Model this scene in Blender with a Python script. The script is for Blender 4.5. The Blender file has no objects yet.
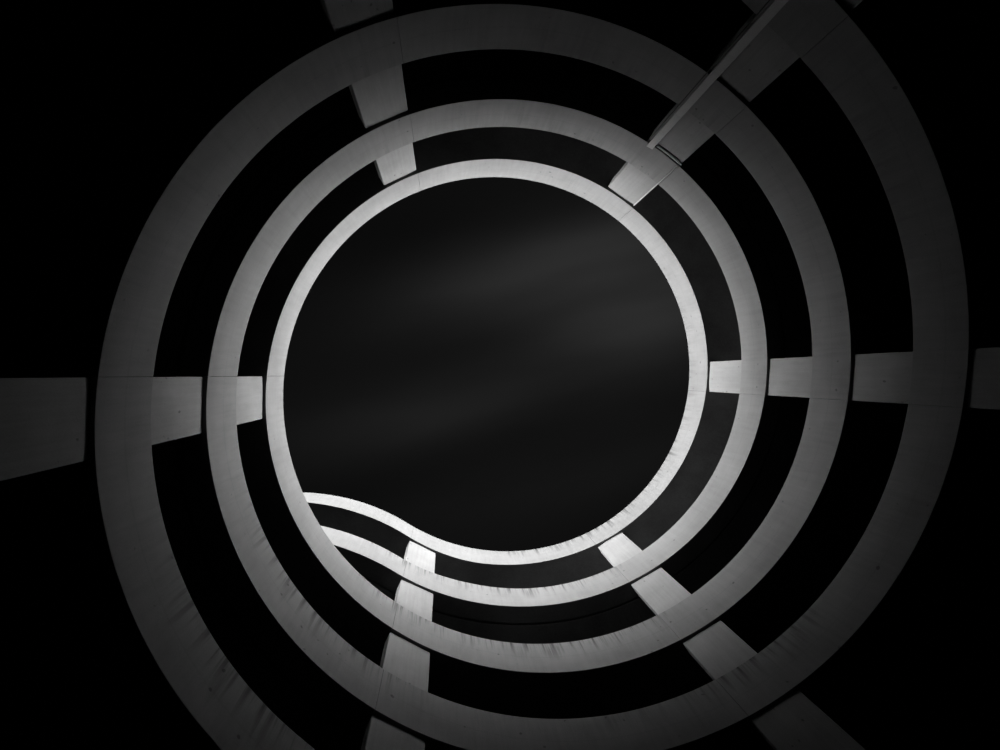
import bpy, bmesh, math, random
from mathutils import Matrix, Vector

random.seed(5)
SC = bpy.context.scene
COL = SC.collection
PI = math.pi
R = 7.0                    # radius of the light well (inner face of the parapets)
FLOOR_Z = -1.5             # the camera stands 1.5 m above the floor of the well
CAM_XY = (-2.302594, -0.269070)   # well axis is x = y = 0
PANEL_T = 0.07             # parapet thickness
SLAB_T = 0.24
SLAB_OUT = 12.22
WALL_IN, WALL_OUT, WALL_TOP = 12.30, 12.60, 14.55


# ------------------------------------------------------------------ nodes
def new_mat(name):
    m = bpy.data.materials.new(name)
    m.use_nodes = True
    nt = m.node_tree
    nt.nodes.clear()
    out = nt.nodes.new('ShaderNodeOutputMaterial')
    b = nt.nodes.new('ShaderNodeBsdfPrincipled')
    nt.links.new(b.outputs[0], out.inputs[0])
    return m, nt, b


class G:
    """small helper for building node graphs"""
    def __init__(self, nt):
        self.nt = nt

    def put(self, sock, v):
        if isinstance(v, bpy.types.NodeSocket):
            self.nt.links.new(v, sock)
        else:
            sock.default_value = v

    def math(self, op, a, b=0.0, clamp=False):
        n = self.nt.nodes.new('ShaderNodeMath')
        n.operation = op
        n.use_clamp = clamp
        self.put(n.inputs[0], a)
        self.put(n.inputs[1], b)
        return n.outputs[0]

    def ramp(self, v, a, b, c=0.0, d=1.0, smooth=True):
        n = self.nt.nodes.new('ShaderNodeMapRange')
        n.interpolation_type = 'SMOOTHSTEP' if smooth else 'LINEAR'
        n.clamp = True
        self.put(n.inputs[0], v)
        for i, x in zip((1, 2, 3, 4), (a, b, c, d)):
            self.put(n.inputs[i], x)
        return n.outputs[0]

    def sep(self, v):
        n = self.nt.nodes.new('ShaderNodeSeparateXYZ')
        self.put(n.inputs[0], v)
        return n.outputs

    def comb(self, x, y, z=0.0):
        n = self.nt.nodes.new('ShaderNodeCombineXYZ')
        for i, a in enumerate((x, y, z)):
            self.put(n.inputs[i], a)
        return n.outputs[0]

    def scale(self, v, s, off=(0, 0, 0)):
        n = self.nt.nodes.new('ShaderNodeMapping')
        self.put(n.inputs[0], v)
        n.inputs['Scale'].default_value = s
        n.inputs['Location'].default_value = off
        return n.outputs[0]

    def noise(self, v, scale=1.0, detail=3.0, rough=0.55):
        n = self.nt.nodes.new('ShaderNodeTexNoise')
        self.put(n.inputs['Vector'], v)
        n.inputs['Scale'].default_value = scale
        n.inputs['Detail'].default_value = detail
        n.inputs['Roughness'].default_value = rough
        return n.outputs[0]


def grey(g, v):
    n = g.nt.nodes.new('ShaderNodeCombineColor')
    for i in range(3):
        g.put(n.inputs[i], v)
    return n.outputs[0]


def concrete_mat(name, base, use_uv, stain=1.0):
    m, nt, b = new_mat(name)
    g = G(nt)
    tc = nt.nodes.new('ShaderNodeTexCoord')
    if use_uv:
        s = g.sep(tc.outputs['UV'])            # u metres along, v metres below the coping
        vec = g.comb(s[0], s[1], 0.0)
        along, down = s[0], s[1]
    else:
        s = g.sep(tc.outputs['Object'])
        vec = g.comb(g.math('ADD', s[0], s[1]), s[2], g.math('SUBTRACT', s[0], s[1]))
    fine = g.noise(g.scale(vec, (9.0, 0.7, 9.0)), 1.0, 4.0, 0.6)      # vertical form marks
    blot = g.noise(g.scale(vec, (0.55, 0.8, 0.55), (3.1, 1.7, 0)), 1.0, 4.0, 0.6)
    grain = g.noise(vec, 38.0, 2.0, 0.6)
    f = g.math('ADD', g.ramp(fine, 0.25, 0.75, 0.91, 1.07, False),
               g.ramp(blot, 0.25, 0.75, -0.17, 0.13, False))
    f = g.math('ADD', f, g.ramp(grain, 0.3, 0.7, -0.05, 0.05, False))
    # small pits and rust specks
    speck = g.noise(g.scale(vec, (7.0, 7.0, 7.0), (11.0, 5.0, 2.0)), 1.0, 0.0)
    f = g.math('MULTIPLY', f, g.ramp(speck, 0.80, 0.86, 1.0, 0.55))
    if use_uv:
        # water runs starting at the coping, in some stretches only
        run = g.noise(g.scale(vec, (5.5, 0.25, 1.0), (7.0, 0.0, 0.0)), 1.0, 3.0, 0.65)
        where = g.noise(g.scale(vec, (0.17, 0.02, 1.0), (2.4, 0.3, 0.0)), 1.0, 1.0)
        length = g.noise(g.scale(vec, (2.1, 0.0, 1.0), (1.0, 0.0, 0.0)), 1.0, 2.0)
        reach = g.ramp(length, 0.3, 0.75, 0.10, 1.3, False)
        fade = g.math('SUBTRACT', 1.0, g.math('DIVIDE', down, reach), True)
        st = g.math('MULTIPLY', g.ramp(run, 0.46, 0.62), fade)
        st = g.math('MULTIPLY', st, g.ramp(where, 0.44, 0.58, 0.10, 1.0))
        # the weather side of the well (facing the driving rain) carries most of the runs
        face = g.math('COSINE', g.math('SUBTRACT', g.math('DIVIDE', along, R), math.radians(85.0)))
        st = g.math('MULTIPLY', st, g.ramp(face, -0.1, 0.75, 0.22, 1.0))
        f = g.math('MULTIPLY', f, g.math('SUBTRACT', 1.0, g.math('MULTIPLY', st, 0.72 * stain)))
        # faint lift line along the panels
        line = g.math('ABSOLUTE', g.math('SUBTRACT', down, 0.62))
        f = g.math('MULTIPLY', f, g.ramp(line, 0.0, 0.03, 0.93, 1.0))
    v = g.math('MULTIPLY', f, base)
    nt.links.new(grey(g, v), b.inputs['Base Color'])
    b.inputs['Roughness'].default_value = 0.9
    b.inputs['Specular IOR Level'].default_value = 0.2
    bp = nt.nodes.new('ShaderNodeBump')
    bp.inputs['Strength'].default_value = 0.25
    bp.inputs['Distance'].default_value = 0.01
    nt.links.new(g.math('ADD', grain, fine), bp.inputs['Height'])
    nt.links.new(bp.outputs[0], b.inputs['Normal'])
    return m


def rough_mat(name, base, scale=1.5, var=0.35, rough=0.95):
    m, nt, b = new_mat(name)
    g = G(nt)
    tc = nt.nodes.new('ShaderNodeTexCoord')
    n1 = g.noise(tc.outputs['Object'], scale, 5.0, 0.6)
    n2 = g.noise(tc.outputs['Object'], scale * 30, 2.0, 0.6)
    f = g.math('ADD', g.ramp(n1, 0.25, 0.75, 1 - var, 1 + var, False),
               g.ramp(n2, 0.3, 0.7, -0.1, 0.1, False))
    nt.links.new(grey(g, g.math('MULTIPLY', f, base)), b.inputs['Base Color'])
    b.inputs['Roughness'].default_value = rough
    b.inputs['Specular IOR Level'].default_value = 0.1
    return m


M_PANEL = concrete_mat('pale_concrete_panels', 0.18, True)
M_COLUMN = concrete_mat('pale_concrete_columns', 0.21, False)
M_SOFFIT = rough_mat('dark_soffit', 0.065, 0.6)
M_DECK = rough_mat('asphalt_deck', 0.03, 2.0)
M_WALL = rough_mat('dark_light_block_wall', 0.03, 0.8)
M_FLOOR = rough_mat('asphalt_floor', 0.03, 1.2)
M_METAL = rough_mat('painted_metal', 0.42, 3.0, 0.08, 0.6)
M_METAL_BRIGHT = rough_mat('bright_metal', 0.40, 3.0, 0.05, 0.5)
M_METAL_DARK = rough_mat('dark_metal', 0.04, 3.0, 0.1, 0.6)


# ------------------------------------------------------------------ object helpers
def link(name, bm, mats, parent=None, smooth=False, loc=None):
    me = bpy.data.meshes.new(name)
    bmesh.ops.recalc_face_normals(bm, faces=bm.faces)
    if loc is not None:
        bmesh.ops.translate(bm, verts=bm.verts, vec=-Vector(loc))
    bm.to_mesh(me)
    bm.free()
    for m in (mats if isinstance(mats, (list, tuple)) else [mats]):
        me.materials.append(m)
    for p in me.polygons:
        p.use_smooth = smooth
    o = bpy.data.objects.new(name, me)
    COL.objects.link(o)
    if loc is not None:
        o.location = loc
    if parent is not None:
        o.parent = parent
    return o


def tag(o, label, cat, group=None, kind=None):
    o['label'] = label
    o['category'] = cat
    if group:
        o['group'] = group
    if kind:
        o['kind'] = kind
    return o


def empty(name, loc):
    o = bpy.data.objects.new(name, None)
    COL.objects.link(o)
    o.location = loc
    o.empty_display_size = 0.3
    return o


# ------------------------------------------------------------------ the two helices
def poly(dom, coef):
    a, b = dom

    def f(t):
        x = (2 * t - a - b) / (b - a)
        s = 0.0
        for c in reversed(coef):
            s = s * x + c
        return s
    return f


def height(dom, coef, slope_low, t_top, z_exit):
    p = poly(dom, coef)
    lo = dom[0] + 0.02

    def f(t):
        if t < lo:
            u = lo - t                      # the lowest turns are steeper
            return p(lo) - slope_low * u - 0.9 * max(0.0, u - 0.15) ** 1.2
        if t > t_top:                           # eases into the level exit
            u = min(1.0, (t - t_top) / 0.5)
            m = (p(t_top) - p(t_top - 0.01)) * 100.0 * 0.5
            z0 = p(t_top)
            return (z0 * (2 * u ** 3 - 3 * u * u + 1) + m * (u ** 3 - 2 * u * u + u) + z_exit * (3 * u * u - 2 * u ** 3))
        return p(t)
    return f


UP_B = height((2.41713, 14.27702), (11.82828, 6.51222, 2.17555, -5.65209, -9.68051, 10.50886, 14.19067, -5.65769, -6.22716), 0.98, 14.26, 18.38)
UP_T = height((2.23139, 14.26233), (12.9896, 6.91614, 2.16983, -6.07693, -10.09215, 9.68242, 14.84861, -4.58911, -6.41601), 0.98, 14.25, 19.74)
LO_B = height((-1.02788, 8.02851), (10.27775, 4.3112, -0.00596, -2.77875, 0.41784, 5.25755, 0.97473, -2.68323, -1.00946), 1.12, 8.01, 14.89)
LO_T = height((-0.98832, 8.01497), (11.63155, 4.25344, -1.41177, -1.94367, 3.73103, 3.80284, -2.71662, -1.87376, 0.58168), 1.12, 8.0, 16.14)

TH_EXIT = math.radians(123.5)
RR = 1.2 * R


def path_point(s, t_exit):
    """s = angle along the helix; past t_exit it runs into the reverse curve of the exit.
    returns plan position, outward normal, plan distance scale"""
    if s <= t_exit:
        n = Vector((math.cos(s), math.sin(s)))
        return n * R, n
    d = (s - t_exit) * R                       # metres past the exit point
    n0 = Vector((math.cos(t_exit), math.sin(t_exit)))
    cc = n0 * (R + RR)
    phi0 = t_exit + PI
    turn = math.radians(33.5)
    a = min(d / RR, turn)
    phi = phi0 - a
    e = Vector((math.cos(phi), math.sin(phi)))
    p = cc + e * RR
    n = -e
    if d > RR * turn:
        p = p + Vector((n.y * -1, n.x)) * (d - RR * turn)
    return p, n


def samples(a, b, step=math.radians(1.5)):
    k = max(2, int(math.ceil((b - a) / step)))
    return [a + (b - a) * i / k for i in range(k + 1)]


def sweep(bm, ts, t_exit, profile, uvs=None, mats=None):
    """profile(t) -> list of (outward offset, z); closed section swept along the path"""
    rows = []
    for t in ts:
        p, n = path_point(t, t_exit)
        rows.append([bm.verts.new((p.x + n.x * o, p.y + n.y * o, z)) for o, z in profile(t)])
    k = len(rows[0])
    uvl = bm.loops.layers.uv.verify() if uvs else None
    for i in range(len(rows) - 1):
        for j in range(k):
            j2 = (j + 1) % k
            f = bm.faces.new((rows[i][j], rows[i][j2], rows[i + 1][j2], rows[i + 1][j]))
            if mats:
                f.material_index = mats[j]
            if uvs:
                for lp, (tt, jj) in zip(f.loops, ((ts[i], j), (ts[i], j + 1), (ts[i + 1], j + 1), (ts[i + 1], j))):
                    lp[uvl].uv = (tt * R, uvs(tt)[jj])
    for row in (rows[0], rows[-1]):
        f = bm.faces.new(row)
        if uvs:
            for lp in f.loops:
                lp[uvl].uv = (ts[0] * R, 0.5)


JOINTS = [math.radians(a) for a in (2.6, 61.3, 121.0, 182.0, 243.64, 303.72)]


def build_ramp(name, label, fb, ft, t0, t_exit, t1, groove):
    p0, _ = path_point(t0, t_exit)
    root = empty(name, (p0.x, p0.y, FLOOR_Z))
    tag(root, label, 'ramp', 'interleaved spiral ramps', 'thing')
    inv = Vector(root.location)

    def part(nm, bm, mats):
        bmesh.ops.translate(bm, verts=bm.verts, vec=-inv)
        return link(nm, bm, mats, root)

    # deck slab with dark soffit, small drip groove under its inner strip
    bm = bmesh.new()
    w = SLAB_OUT - R

    def prof(t):
        z = fb(t)
        inner = [(PANEL_T, z + SLAB_T), (PANEL_T, z)]
        g = [(0.53, z), (0.53, z + 0.07), (0.60, z + 0.07), (0.60, z)] if groove else [(0.5, z), (0.55, z), (0.58, z), (0.6, z)]
        return inner + g + [(w, z), (w, z + SLAB_T)]
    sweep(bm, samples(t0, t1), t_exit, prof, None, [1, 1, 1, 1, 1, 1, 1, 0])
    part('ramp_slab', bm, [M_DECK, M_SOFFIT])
    # parapet panels between the vertical joints
    cuts = [t0]
    k = math.floor(t0 / (2 * PI)) - 1
    while k < 4:
        for j in JOINTS:
            t = j + 2 * PI * k
            if t0 + 0.2 < t < t1 - 0.2:
                cuts.append(t)
        k += 1
    cuts = sorted(cuts) + [t1]
    gap = 0.0035 / R
    c = 0.006
    for a, b in zip(cuts[:-1], cuts[1:]):
        bm = bmesh.new()

        def prof2(t):
            zb, zt = fb(t), ft(t)
            return [(c, zb), (0.0, zb + c), (0.0, zt - c), (c, zt), (PANEL_T - c, zt), (PANEL_T, zt - c), (PANEL_T, zb)]

        def uv2(t):
            h = ft(t) - fb(t)
            return [h, h, 0.0, 0.0, 0.0, 0.0, h, h]
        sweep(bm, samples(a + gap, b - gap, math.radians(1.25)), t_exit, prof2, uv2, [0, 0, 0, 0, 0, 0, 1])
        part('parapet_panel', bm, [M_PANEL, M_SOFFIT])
    return root


def low_end(fb):
    t = 0.0
    while fb(t) > FLOOR_Z + 0.03:
        t -= 0.01
    return t + 0.01


T_EX_UP = TH_EXIT + 4 * PI
T_EX_LO = TH_EXIT + 2 * PI
build_ramp('spiral_ramp', 'pale spiral ramp whose parapet forms the innermost ring around the sky',
           UP_B, UP_T, low_end(UP_B), T_EX_UP, T_EX_UP + 1.5, False)
build_ramp('spiral_ramp', 'pale spiral ramp whose parapet forms the second ring out from the sky',
           LO_B, LO_T, low_end(LO_B), T_EX_LO, T_EX_LO + 1.5, True)

# ------------------------------------------------------------------ columns
COLS = [  # (left face corner), (right face corner), label
    ((7.06, -0.749), (7.092, 0.320), 'concrete column at the right of the well, crossing the rings at mid height'),
    ((4.304, 5.648), (3.413, 6.226), 'concrete column at lower right, behind the streaked parapets'),
    ((-2.671, 6.577), (-3.661, 6.084), 'brightest concrete column at the bottom, rising beneath the two curling exit parapets'),
    ((-7.046, 0.871), (-7.095, -0.241), 'concrete column at the far left of the well'),
    ((-4.083, -5.809), (-3.153, -6.362), 'concrete column at the upper left of the well'),
    ((2.983, -6.444), (3.945, -5.905), 'concrete column at upper right beside the long vertical duct'),
]


def build_column(a, b, label):
    a, b = Vector(a), Vector(b)
    mid = (a + b) / 2
    ang = math.atan2(mid.y, mid.x)
    t = ang
    while t + 2 * PI <= T_EX_UP + 0.05:
        t += 2 * PI
    top = UP_B(t) + 0.02
    d = (b - a).normalized()
    n = Vector((-d.y, d.x))
    if n.dot(mid) < 0:
        n = -n
    D, c = 0.30, 0.014
    w = (b - a).length
    # plan outline with chamfered arrises
    loc = [(c, 0), (w - c, 0), (w, c), (w, D - c), (w - c, D), (c, D), (0, D - c), (0, c)]
    pts = [a + d * x + n * y for x, y in loc]
    bm = bmesh.new()
    zs = [FLOOR_Z, FLOOR_Z + 4, FLOOR_Z + 8, FLOOR_Z + 12, top]
    rows = [[bm.verts.new((p.x, p.y, z)) for p in pts] for z in zs]
    for i in range(len(rows) - 1):
        for j in range(8):
            bm.faces.new((rows[i][j], rows[i][(j + 1) % 8], rows[i + 1][(j + 1) % 8], rows[i + 1][j]))
    bm.faces.new(rows[0])
    bm.faces.new(rows[-1])
    o = link('column', bm, M_COLUMN, None, False, (mid.x, mid.y, FLOOR_Z))
    tag(o, label, 'column', 'columns around the light well', 'thing')
    return o


for a, b, l in COLS:
    build_column(a, b, l)


# ------------------------------------------------------------------ duct and conduit at upper right
def box_between(bm, centre, ux, uy, hx, hy, z0, z1, c=0.012):
    loc = [(-hx + c, -hy), (hx - c, -hy), (hx, -hy + c), (hx, hy - c), (hx - c, hy), (-hx + c, hy), (-hx, hy - c), (-hx, -hy + c)]
    rows = []
    for z in (z0, z1):
        rows.append([bm.verts.new((centre.x + ux.x * x + uy.x * y, centre.y + ux.y * x + uy.y * y, z)) for x, y in loc])
    for j in range(8):
        bm.faces.new((rows[0][j], rows[0][(j + 1) % 8], rows[1][(j + 1) % 8], rows[1][j]))
    bm.faces.new(rows[0])
    bm.faces.new(rows[1])


def tube(bm, pts, r, seg=10):
    rings = []
    for i, p in enumerate(pts):
        p = Vector(p)
        q = Vector(pts[min(i + 1, len(pts) - 1)]) - Vector(pts[max(i - 1, 0)])
        q.normalize()
        h = Vector((1, 0, 0)) if abs(q.z) > 0.7 else Vector((0, 0, 1))
        u = q.cross(h).normalized()
        v = q.cross(u)
        rings.append([bm.verts.new(p + (u * math.cos(k * 2 * PI / seg) + v * math.sin(k * 2 * PI / seg)) * r) for k in range(seg)])
    for i in range(len(rings) - 1):
        for k in range(seg):
            bm.faces.new((rings[i][k], rings[i][(k + 1) % seg], rings[i + 1][(k + 1) % seg], rings[i + 1][k]))
    bm.faces.new(rings[0])
    bm.faces.new(rings[-1])


th = math.atan2(-6.259, 3.034)
er = Vector((math.cos(th), math.sin(th)))
et = Vector((-er.y, er.x))
zB = LO_B(th + 2 * PI)
r_c = 6.970
top = zB + 0.06
duct = empty('vertical_duct', (er.x * r_c, er.y * r_c, FLOOR_Z))
tag(duct, 'long slim light metal duct running vertically past the parapets at upper right', 'duct')
o3 = Vector(duct.location)


def dpart(nm, bm, m):
    bmesh.ops.translate(bm, verts=bm.verts, vec=-o3)
    return link(nm, bm, m, duct)


bm = bmesh.new()
box_between(bm, er * r_c, et, er, 0.088, 0.024, FLOOR_Z, top, 0.006)
dpart('duct_casing', bm, M_METAL)
for zz in (2.2, 5.0, 8.25, 10.3):
    bm = bmesh.new()
    box_between(bm, er * r_c, et, er, 0.094, 0.028, zz, zz + 0.05)
    dpart('pipe_clamp', bm, M_METAL)
bm = bmesh.new()
cx = er * 6.985 - et * 0.145
tube(bm, [(cx.x, cx.y, FLOOR_Z), (cx.x, cx.y, zB - 0.05)], 0.009, 8)
dpart('cable', bm, M_METAL_DARK)
bm = bmesh.new()
arc = []
a0, a1 = math.atan2(-6.33, 3.231), math.atan2(-5.866, 3.925)
for i in range(13):
    a = a0 + (a1 - a0) * i / 12
    arc.append((math.cos(a) * 7.04, math.sin(a) * 7.04, LO_B(a + 2 * PI) - 0.055))
tube(bm, arc, 0.028, 10)
dpart('branch_pipe', bm, M_METAL)

bm = bmesh.new()
a = math.atan2(-5.859, 3.842)
cp = (math.cos(a) * 6.98, math.sin(a) * 6.98)
tube(bm, [(cp[0], cp[1], LO_B(a + 2 * PI) + 0.02), (cp[0], cp[1], UP_B(a + 4 * PI) - 0.22)], 0.017, 10)
o = link('conduit', bm, M_METAL_BRIGHT, None, True, (cp[0], cp[1], LO_B(a + 2 * PI) + 0.02))
tag(o, 'thin bright conduit along the right edge of the upper right column', 'conduit')

# ------------------------------------------------------------------ setting
bm = bmesh.new()
bmesh.ops.create_circle(bm, cap_ends=True, segments=96, radius=WALL_OUT)
bmesh.ops.translate(bm, verts=bm.verts, vec=(0, 0, FLOOR_Z))
ret = bmesh.ops.extrude_face_region(bm, geom=bm.faces[:])
bmesh.ops.translate(bm, verts=[v for v in ret['geom'] if isinstance(v, bmesh.types.BMVert)], vec=(0, 0, -0.3))
o = link('floor', bm, M_FLOOR)
o['kind'] = 'structure'

bm = bmesh.new()
N = 120
rows = []
for r, z in ((WALL_IN, FLOOR_Z), (WALL_OUT, FLOOR_Z), (WALL_OUT, WALL_TOP), (WALL_IN, WALL_TOP)):
    rows.append([bm.verts.new((math.cos(2 * PI * i / N) * r, math.sin(2 * PI * i / N) * r, z)) for i in range(N)])
for j in range(4):
    for i in range(N):
        bm.faces.new((rows[j][i], rows[j][(i + 1) % N], rows[(j + 1) % 4][(i + 1) % N], rows[(j + 1) % 4][i]))
o = link('wall_outer_light_block', bm, M_WALL)  # unseen wall, added to keep horizon light out from under the ramps
o['kind'] = 'structure'

# ------------------------------------------------------------------ sky: dark overhead with drifting cloud, bright towards the horizon
w = bpy.data.worlds.new('dusk_sky')
SC.world = w
w.use_nodes = True
nt = w.node_tree
nt.nodes.clear()
g = G(nt)
out = nt.nodes.new('ShaderNodeOutputWorld')
bg = nt.nodes.new('ShaderNodeBackground')
nt.links.new(bg.outputs[0], out.inputs[0])
tc = nt.nodes.new('ShaderNodeTexCoord')
dx, dy, dz = g.sep(tc.outputs['Generated'])
zc = g.math('MAXIMUM', dz, 0.05)
px = g.math('DIVIDE', dx, zc)
py = g.math('DIVIDE', dy, zc)
ca, sa = math.cos(math.radians(-14)), math.sin(math.radians(-14))
qu = g.math('ADD', g.math('MULTIPLY', px, ca), g.math('MULTIPLY', py, sa))      # along the drift
qv = g.math('SUBTRACT', g.math('MULTIPLY', py, ca), g.math('MULTIPLY', px, sa))  # across it
q = g.comb(qu, qv, 0.0)
n1 = g.noise(g.scale(q, (1.6, 6.5, 1.0), (0.4, 2.2, 0.0)), 1.0, 2.0, 0.45)
n2 = g.noise(g.scale(q, (0.8, 2.6, 1.0), (5.3, 0.7, 0.0)), 1.0, 1.0, 0.4)


def bank(u0, v0, su, sv, amp):
    a = g.math('DIVIDE', g.math('SUBTRACT', qu, u0), su)
    b = g.math('DIVIDE', g.math('SUBTRACT', qv, v0), sv)
    r2 = g.math('ADD', g.math('MULTIPLY', a, a), g.math('MULTIPLY', b, b))
    return g.math('MULTIPLY', g.math('POWER', 2.718, g.math('MULTIPLY', r2, -1.0)), amp)


def uv_of(X, Y):
    return X * ca + Y * sa, Y * ca - X * sa


cloud = None
for X, Y, su, sv, amp in ((0.43, -0.19, 0.25, 0.14, 0.024), (0.16, -0.22, 0.26, 0.08, 0.012),
                          (0.0, 0.07, 0.34, 0.07, 0.007), (0.30, 0.20, 0.4, 0.09, 0.003)):
    u0, v0 = uv_of(X, Y)
    t = bank(u0, v0, su, sv, amp)
    cloud = t if cloud is None else g.math('ADD', cloud, t)
cloud = g.math('MULTIPLY', cloud, g.ramp(n1, 0.3, 0.7, 0.6, 1.35, False))
base = g.ramp(n2, 0.3, 0.7, 0.0022, 0.005, False)
sky = g.math('ADD', base, cloud)
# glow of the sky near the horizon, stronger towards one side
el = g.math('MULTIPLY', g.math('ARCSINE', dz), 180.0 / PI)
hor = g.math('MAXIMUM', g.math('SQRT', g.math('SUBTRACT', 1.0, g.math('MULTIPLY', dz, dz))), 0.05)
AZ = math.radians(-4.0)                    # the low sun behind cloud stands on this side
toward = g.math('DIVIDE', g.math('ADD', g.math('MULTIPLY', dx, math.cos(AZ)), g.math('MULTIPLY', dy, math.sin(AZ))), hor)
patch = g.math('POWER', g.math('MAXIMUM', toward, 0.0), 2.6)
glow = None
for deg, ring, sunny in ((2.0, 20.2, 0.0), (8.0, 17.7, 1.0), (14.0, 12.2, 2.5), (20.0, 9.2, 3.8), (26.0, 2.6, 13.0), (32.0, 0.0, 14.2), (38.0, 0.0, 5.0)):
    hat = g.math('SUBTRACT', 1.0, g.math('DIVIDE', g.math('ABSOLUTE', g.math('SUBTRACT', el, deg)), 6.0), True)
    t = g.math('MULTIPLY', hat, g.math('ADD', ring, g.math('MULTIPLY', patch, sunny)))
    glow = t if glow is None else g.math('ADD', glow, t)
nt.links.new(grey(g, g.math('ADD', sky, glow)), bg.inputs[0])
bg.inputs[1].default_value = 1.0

# ------------------------------------------------------------------ camera (looking up, tilted a little off the vertical)
cam = bpy.data.cameras.new('camera')
co = bpy.data.objects.new('camera', cam)
COL.objects.link(co)
SC.camera = co
cam.sensor_fit = 'HORIZONTAL'
cam.sensor_width = 36.0
cam.lens = 36.0 * 470.0 / 1000.0
cam.clip_start = 0.05
cam.clip_end = 500
M = ((0.993312, 0.000058, 0.115465), (0.0, 1.0, -0.000503), (-0.115465, 0.0005, 0.993311))
rot = Matrix([[M[i][0], -M[i][1], -M[i][2]] for i in range(3)])
co.matrix_world = Matrix.Translation((CAM_XY[0], CAM_XY[1], 0.0)) @ rot.to_4x4()

vs = SC.view_settings
vs.view_transform = 'Standard'
vs.look = 'None'
vs.gamma = 1.0
vs.exposure = 0.0
vs.use_curve_mapping = False
SC.cycles.max_bounces = 8
SC.cycles.diffuse_bounces = 5
